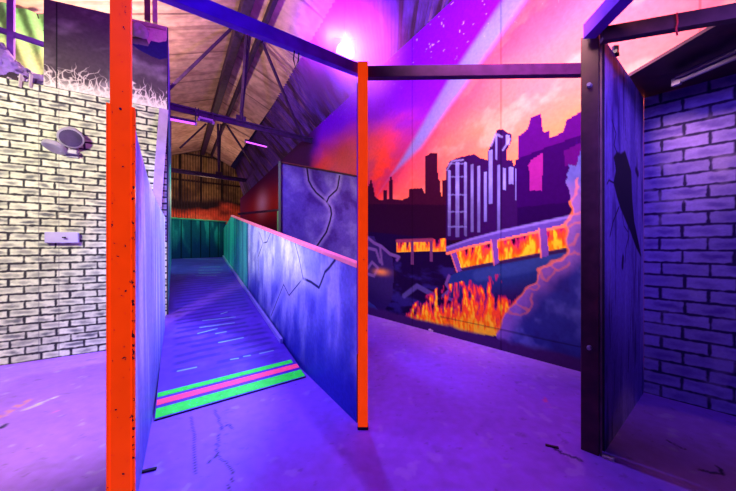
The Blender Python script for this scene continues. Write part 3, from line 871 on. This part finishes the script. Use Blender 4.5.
def divboard(name, u0, u1, teal, n):
    us = np.linspace(u0, u1, n); T = np.linspace(0, 1, 230)[:, None]
    Z = T * zc(us)[None, :]; U = np.broadcast_to(us, Z.shape)
    if teal:
        C = np.zeros(U.shape + (3,)) + np.array([.12, .72, .58])  # green lamplight put into the board's colour
        C = mix(C, (.03, .22, .36), sm(.45, .75, fbm(U * 8, Z * .8, 450, 3))); C = mix(C, (.3, .95, .75), sm(.6, .8, fbm(U * 9, Z * .6, 460, 3)) * .6)
    else:
        C = np.zeros(U.shape + (3,)) + np.array([.42, .44, .86])
        n1 = fbm(U * 4.5 + .3 * Z, Z * 2.2, 470, 4); n2 = fbm(U * 22, Z * 2, 480, 3)
        C = mix(C, (.92, .94, 1), sm(.40, .64, n1 * .8 + n2 * .2) * .9)
        C = mix(C, (.20, .20, .66), sm(.55, .78, fbm(U * 5, Z * 3, 490, 4)) * .7)
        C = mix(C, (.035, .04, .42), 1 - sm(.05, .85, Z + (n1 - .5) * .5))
        for p, w in (([(271, 316), (283.6, 284.5), (289, 295.5), (303, 278.4)], .009), ([(303, 278.4), (311, 282), (319, 287.7), (322.7, 278.4), (325, 272), (329, 268), (335, 260)], .015), ([(303, 278.4), (299, 258), (295, 243)], .008),
                     ([(259, 276), (258, 257), (263, 243), (267, 242), (271, 232)], .010), ([(263, 243), (259, 232)], .006)):
            d = seg_d(U, Z, DIV.trs(p))
            C = mix(C, (.85, .85, 1), (1 - sm(.0, .13, d)) * .65)
            C = mix(C, (.02, .015, .10), 1 - sm(w * .5, w * 1.2, d))
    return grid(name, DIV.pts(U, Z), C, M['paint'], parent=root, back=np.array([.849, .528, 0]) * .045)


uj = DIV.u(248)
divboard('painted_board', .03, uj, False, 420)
x = divboard('painted_board', uj + .004, Ld, True, 120); x['label'] = 'teal board at the top end of the ramp wall'
nd = np.array([.849, .528]) * .0225
A, B = np.array(DIV.at(.03, zc(.03) + .018)), np.array(DIV.at(u1, zc(u1) + .018))
A[:2] += nd; B[:2] += nd
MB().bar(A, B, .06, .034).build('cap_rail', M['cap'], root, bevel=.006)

# ---- wall on the left of the ramp
Lu = LP.u(165)
tops = LP.trs([(133.5, 119), (137.5, 138), (142.5, 158), (149, 182), (156, 200), (165, 217)])
us = np.linspace(.0, Lu, 320)
zt = np.interp(us, [p[0] for p in tops], [p[1] for p in tops])
T = np.linspace(0, 1, 260)[:, None]; Z = T * zt[None, :]; U = np.broadcast_to(us, Z.shape)
C = np.zeros(U.shape + (3,)) + np.array([.48, .50, .86])
C = mix(C, (.88, .90, .98), sm(.42, .65, fbm(U * 7 + Z * .8, Z * 1.1, 500, 4)) * .9)
C = mix(C, (.20, .20, .66), sm(.52, .78, fbm(U * 11, Z * .9, 510, 4)) * .7)
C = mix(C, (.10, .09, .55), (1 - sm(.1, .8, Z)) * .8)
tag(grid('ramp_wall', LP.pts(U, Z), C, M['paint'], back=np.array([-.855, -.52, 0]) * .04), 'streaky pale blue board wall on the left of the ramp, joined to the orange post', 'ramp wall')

# ---- fence across the ramp top
fp = Plane(tl + np.array([-.10, .10]), (tr2 - tl)); Lf = np.hypot(*(tr2 - tl)) + .12
root = empty('board_fence', (tl[0] - .1, tl[1] + .1, HT), 'dark teal board fence across the top of the ramp', 'fence')
n = 6
U, Z = np.meshgrid(np.linspace(0, Lf, 180), np.linspace(0.0, 1.84, 90))
C = np.zeros(U.shape + (3,)) + np.array([.012, .10, .12])
C = mix(C, (.05, .42, .30), sm(.45, .7, fbm(U * 8, Z * 2, 520, 3)) * .8); C = mix(C, (.01, .03, .12), 1 - sm(1.05, 1.72, Z + (fbm(U * 9, Z, 525, 3) - .5) * .5))  # teal lamplight fading down to navy, put into the colour
C = mix(C, (.004, .008, .02), 1 - sm(.018, .034, np.abs((U / (Lf / n) % 1) - .0) * (Lf / n)))
grid('boards', fp.pts(U, Z), C, M['paint'], parent=root, back=np.array([-.84, .55, 0]) * .03)
MB().bar(fp.at(-.02, 1.85), fp.at(Lf + .02, 1.85), .05, .03).build('top_rail', M['tarp'], root, bevel=.004)
# landing under it
tag(MB().prism([tuple(tl + np.array([-.20, .20])), tuple(tr2 + np.array([-.14, .20])), tuple(tr2 + np.array([-1.2, 1.1])), tuple(tl + np.array([-1.3, 1.0]))], .0, .90).build('landing', M['black']),
    'dark landing platform behind the board fence at the ramp top', 'platform')

# ---- cracked panel behind
Lc = CP.u(358)
U, Z = np.meshgrid(np.linspace(0, Lc, 260), np.linspace(0, 2.44, 360))
C = np.zeros(U.shape + (3,)) + np.array([.09, .055, .42])
n1 = fbm(U * 3.2 + Z, Z * 3.2 - U * .5, 530, 5)
C = mix(C, (.20, .17, .62), sm(.50, .78, n1) * .8); C = mix(C, (.05, .02, .26), 1 - sm(.3, .46, n1))
for p, w in (([(307, 168), (308.7, 180.7), (312, 187), (316.3, 192.7), (326.8, 201.8), (330.6, 207.8), (331.5, 214), (330, 221), (326.4, 232), (316.6, 246.6), (310, 260)], .016), ([(339.6, 176), (338, 186), (336.6, 190), (329, 197), (326.8, 201.8)], .014)):
    d = seg_d(U, Z, CP.trs(p))
    C = mix(C, (.34, .28, .8), (1 - sm(.02, .10, d)) * .5); C = mix(C, (.010, .006, .05), 1 - sm(w * .6, w * 1.3, d))
o = grid('cracked_panel', CP.pts(U, Z), C, M['paint'], back=np.array([-.64, .77, 0]) * .03)
tag(o, 'tall violet blue panel with a forked black crack, standing behind the ramp wall', 'painted panel')
MB().bar(Vector(CP.at(-.02, 0)), Vector(CP.at(-.02, 2.46)), .035, .05, up=(0, 1, 0)).build('edge_post', M['black'], o)
MB().bar(Vector(CP.at(0, 2.455)), Vector(CP.at(Lc, 2.455)), .05, .02).build('top_strip', M['dark'], o)

# ---- hand rail by the landing
HR = Plane((-2.52, 7.4), (1.2, .5))
a, b, c = Vector(HR.px(238, 214)), Vector(HR.px(279, 210)), Vector(HR.px(278, 232))
root = empty('handrail', (c.x, c.y, 0), 'dark handrail with a thin post between the ramp wall and the cracked panel', 'handrail')
MB().bar(a, b, .05, .05).build('rail', M['dark'], root, bevel=.005)
MB().bar((c.x, c.y, 0), (c.x, c.y, b.z), .035, .035, up=(0, 1, 0)).build('post', M['tarp'], root, bevel=.003)

# ------------------------------------------------------------------ lamps seen in the picture
tube_m = glow('black light tube', (.62, .09, 1.0), 2.2)


def uv(name, a, b, label, lit=True):
    a, b = Vector(a), Vector(b)
    root = empty(name, a, label, 'tube light')
    up = Vector((0, 0, .035))
    MB().bar(a + up, b + up, .05, .04).build('body', M['steel'] if lit else M['grey'], root, bevel=.005)
    MB().tube([a, b], .017, 12).build('tube', tube_m if lit else M['clear'], root, smooth=True)
    d_ = (b - a).normalized()
    for p in (a, b): MB().bar(p - d_ * .015, p + d_ * .02, .045, .05).build('end_cap', M['grey'], root, bevel=.004)
    MB().bar(a + up, (a.x, a.y, 3.62), .012, .012).build('hanger', M['steel'], root)
    MB().bar(b + up, (b.x, b.y, 3.62), .012, .012).build('hanger', M['steel'], root)


UVP = Plane((-3.22, 5.2), (1.2, 1))
uv('tube_light', UVP.px(169, 119), UVP.px(195.5, 124), 'glowing violet tube light beside the left wall end under the near truss')
uv('tube_light', UVP.px(198.5, 119.5), UVP.px(213, 123), 'unlit pale tube light next to the left glowing tube', False)
UV2 = Plane((-2.95, 7.55), (1.2, 1))
uv('tube_light', UV2.px(245, 141.5), UV2.px(267, 147), 'glowing violet tube light above the cracked panel, right one of the lit pair')

LPOS = Vector((-.25, 3.35, 3.30))
root = empty('stage_lamp', LPOS, 'bright magenta stage lamp hanging above the middle orange post', 'stage lamp')
aim = Vector((.25, -3.0, -.9)).normalized()
back = LPOS - aim * .02
MB().tube([back - aim * .20, back - aim * .17, back - aim * .05, back, back + aim * .05], [.05, .085, .10, .105, .105], 28, caps=True).build('housing', M['black'], root)
MB().tube([back + aim * .051, back + aim * .058], [.096, .09], 28).build('lens', glow('magenta lamp lens', (1, .42, 1), 1.5), root)
s = aim.cross(Vector((0, 0, 1))).normalized()
MB().tube([back + s * .12, back + s * .12 + Vector((0, 0, .16)), back - s * .12 + Vector((0, 0, .16)), back - s * .12], .008, 8).build('yoke', M['black'], root)
rz_ = R0[2]
MB().tube([back + Vector((0, 0, .16)), back + Vector((0, 0, 1.42))], .007, 8).build('cable', M['black'], root)

# scattering ball added to stand in for lens bloom round the lamp
bm = bmesh.new(); bmesh.ops.create_icosphere(bm, subdivisions=4, radius=.80); me = bpy.data.meshes.new('bloom'); bm.to_mesh(me); bm.free()
hm = bpy.data.materials.new('stage haze'); hm.use_nodes = True; n = hm.node_tree.nodes; l = hm.node_tree.links
n.remove(n['Principled BSDF'])
v = n.new('ShaderNodeVolumeScatter'); v.inputs['Color'].default_value = (1, .12, 1, 1); v.inputs['Anisotropy'].default_value = .0
t = n.new('ShaderNodeTexCoord'); ln = n.new('ShaderNodeVectorMath'); ln.operation = 'LENGTH'; l.new(t.outputs['Object'], ln.inputs[0])
r = n.new('ShaderNodeMapRange'); r.inputs[1].default_value = .10; r.inputs[2].default_value = .78; r.inputs[3].default_value = 1.0; r.inputs[4].default_value = 0
l.new(ln.outputs['Value'], r.inputs[0]); pw = n.new('ShaderNodeMath'); pw.operation = 'POWER'; pw.inputs[1].default_value = 2.4; ml = n.new('ShaderNodeMath'); ml.operation = 'MULTIPLY'; ml.inputs[1].default_value = 6.0
l.new(r.outputs[0], pw.inputs[0]); l.new(pw.outputs[0], ml.inputs[0]); l.new(ml.outputs[0], v.inputs['Density']); l.new(v.outputs[0], n['Material Output'].inputs['Volume'])
o = link('bloom', me, hm); o.location = LPOS; tag(o, 'added magenta bloom volume glowing around the stage lamp', 'bloom', kind='stuff')

# ------------------------------------------------------------------ small things on the floor
def chip(name, px, py, sx, sy, sz, rz, mat, label, cat):
    x, y = ground(px, py)
    o = MB().box((0, 0, 0), sx, sy, sz, 0).build(name, mat, bevel=min(sx, sy, sz) * .2)
    o.location = (x, y, 0); o.rotation_euler.z = rz
    return tag(o, label, cat)


chip('scrap', 608.5, 459.5, .055, .022, .018, -.7, M['white'], 'small off white scrap on the floor at the foot of the dark corner post', 'scrap')
chip('splinter', 552, 447, .07, .018, .008, -.4, M['black'], 'dark splinter on the violet floor left of the corner post', 'splinter')
chip('splinter', 149, 471, .07, .02, .01, .4, M['black'], 'dark splinter on the floor at the foot of the left ramp wall', 'splinter')
# rubble strip at the foot of the mural
for k, (px, py, s_, lab) in enumerate(((392, 318, .16, 'leftmost long grey rubble lump along the foot of the mural'), (408.5, 322.2, .17, 'long flat rubble lump in the middle of the mural foot'), (424, 327.5, .13, 'right lump of rubble below the painted flames'), (432, 331, .05, 'small rubble crumb at the right end of the mural foot'))):
    x, y = ground(px, py)
    bm = bmesh.new(); bmesh.ops.create_icosphere(bm, subdivisions=3, radius=1)
    rg = np.random.default_rng(k)
    ph = rg.random(6) * 6
    for v_ in bm.verts:
        w_ = 1 + .18 * math.sin(v_.co.x * 5 + ph[0]) + .15 * math.sin(v_.co.y * 6 + ph[1]) + .12 * math.sin(v_.co.z * 7 + ph[2])
        v_.co = Vector((v_.co.x * s_ * w_, v_.co.y * .05 * w_, max(0, (v_.co.z + .3) * .035 * w_)))
    me = bpy.data.meshes.new('rubble'); bm.to_mesh(me); bm.free()
    o = link('rubble', me, M['plank'] if k != 1 else M['rust'], smooth=False); o.location = (x, y, 0); o.rotation_euler.z = math.atan2(1, -.82)
    tag(o, lab, 'rubble', 'rubble along the mural foot', kind='thing')

# ------------------------------------------------------------------ LIGHT
def light(kind, name, loc, col, power, target=None, size=.3, spot=None, blend=.5, sy=None):
    d = bpy.data.lights.new(name, kind); d.color = col; d.energy = power
    if kind == 'AREA':
        d.size = size
        if sy: d.shape = 'RECTANGLE'; d.size_y = sy
    else: d.shadow_soft_size = size
    if kind == 'SPOT': d.spot_size = math.radians(spot); d.spot_blend = blend
    o = bpy.data.objects.new(name, d); COL.objects.link(o); o.location = loc
    if target is not None: o.rotation_euler = (Vector(target) - Vector(loc)).to_track_quat('-Z', 'Y').to_euler()
    return o


light('SPOT', 'magenta lamp', LPOS + aim * .10, (.17, .055, 1), 680, LPOS + Vector((.5, -.8, -.55)), size=.07, spot=128, blend=.3)
light('POINT', 'magenta lamp glow', LPOS + aim * .09 + Vector((0, 0, .14)), (.52, .02, 1), 200, size=.05)
light('SPOT', 'added violet roof spot', LPOS + Vector((-.12, .05, .2)), (.40, .03, 1), 700, LPOS + Vector((-1.2, .9, 1.6)), size=.06, spot=150, blend=.5)  # extra spot added to tint the roof violet above the lamp
light('POINT', 'added fill at the far roof', (-4.2, 6.0, 4.15), (1, .55, .5), 75, size=.1)  # unseen fill added to brighten the far roof sheets
light('SPOT', 'black light flood over the ramp', (-1.95, 2.6, 3.25), (.17, .15, 1), 390, (-1.35, 4.0, .5), size=.2, spot=92, blend=.5)
light('SPOT', 'black light on the left ramp wall', (-1.3, 4.4, 3.5), (.28, .38, 1), 900, (-2.15, 2.7, 1.15), size=.07, spot=54, blend=.4)
light('SPOT', 'green lamp at the ramp top', (-2.85, 5.1, 2.9), (.10, .95, .62), 190, (-3.95, 6.7, 1.3), size=.1, spot=62, blend=.6)
light('SPOT', 'black light flood at the entrance', (-.45, .5, 2.9), (.05, .012, 1), 105, (-.75, 2.5, .0), size=.3, spot=78, blend=.7)
light('SPOT', 'work light on the left wall', (-2.6, .5, 2.8), (1, .96, .71), 590, (-3.1, 3.1, 1.1), size=.25, spot=102, blend=.45)
light('POINT', 'added fill behind the left wall', (-3.5, 4.4, 3.9), (1, .62, .42), 250, size=.1)  # hidden fill added behind the wall to warm roof and tarpaulin
light('SPOT', 'wash light on the mural', (.4, 1.5, 3.4), (1, .58, .58), 1100, (1.65, 3.8, 2.9), size=.35, spot=105, blend=.6)
light('SPOT', 'unseen blue spot on the right', (.95, .6, 2.4), (.28, .14, 1), 105, (2.5, 2.4, 1.3), size=.1, spot=72, blend=.8)  # unseen spot shaped to light the bricks and spare the alcove floor
light('SPOT', 'added blue fill in the alcove', (2.1, .5, 2.5), (.32, .14, 1), 62, (1.7, 2.1, 1.75), size=.1, spot=54, blend=.5)  # unseen spot added to brighten the face of the torn panel
light('SPOT', 'warm lamp at the right', (2.7, .5, 2.3), (1, .50, .22), 22, (2.05, 1.72, 0), size=.04, spot=24, blend=.25)
light('POINT', 'added far end fill', (-6.0, 11.6, 3.0), (1, .58, .36), 150, size=.15)  # bodiless fill added to brighten the gable end

w = bpy.data.worlds.new('night'); S.world = w; w.use_nodes = True
w.node_tree.nodes['Background'].inputs[0].default_value = (.12, .05, .30, 1); w.node_tree.nodes['Background'].inputs[1].default_value = .05

# ------------------------------------------------------------------ camera and view
cd = bpy.data.cameras.new('camera'); cd.sensor_width = 36; cd.lens = F / 736 * 36; cd.clip_start = .05; cd.clip_end = 60
cam = bpy.data.objects.new('camera', cd); COL.objects.link(cam); cam.location = (0, 0, H); cam.rotation_euler = (math.pi / 2, 0, 0)
S.camera = cam
S.view_settings.view_transform = 'Standard'; S.view_settings.look = 'None'; S.view_settings.gamma = 1; S.view_settings.use_curve_mapping = False
S.view_settings.exposure = 0
S.cycles.use_denoising = True
S.cycles.max_bounces = 6
S.cycles.sample_clamp_indirect = 4
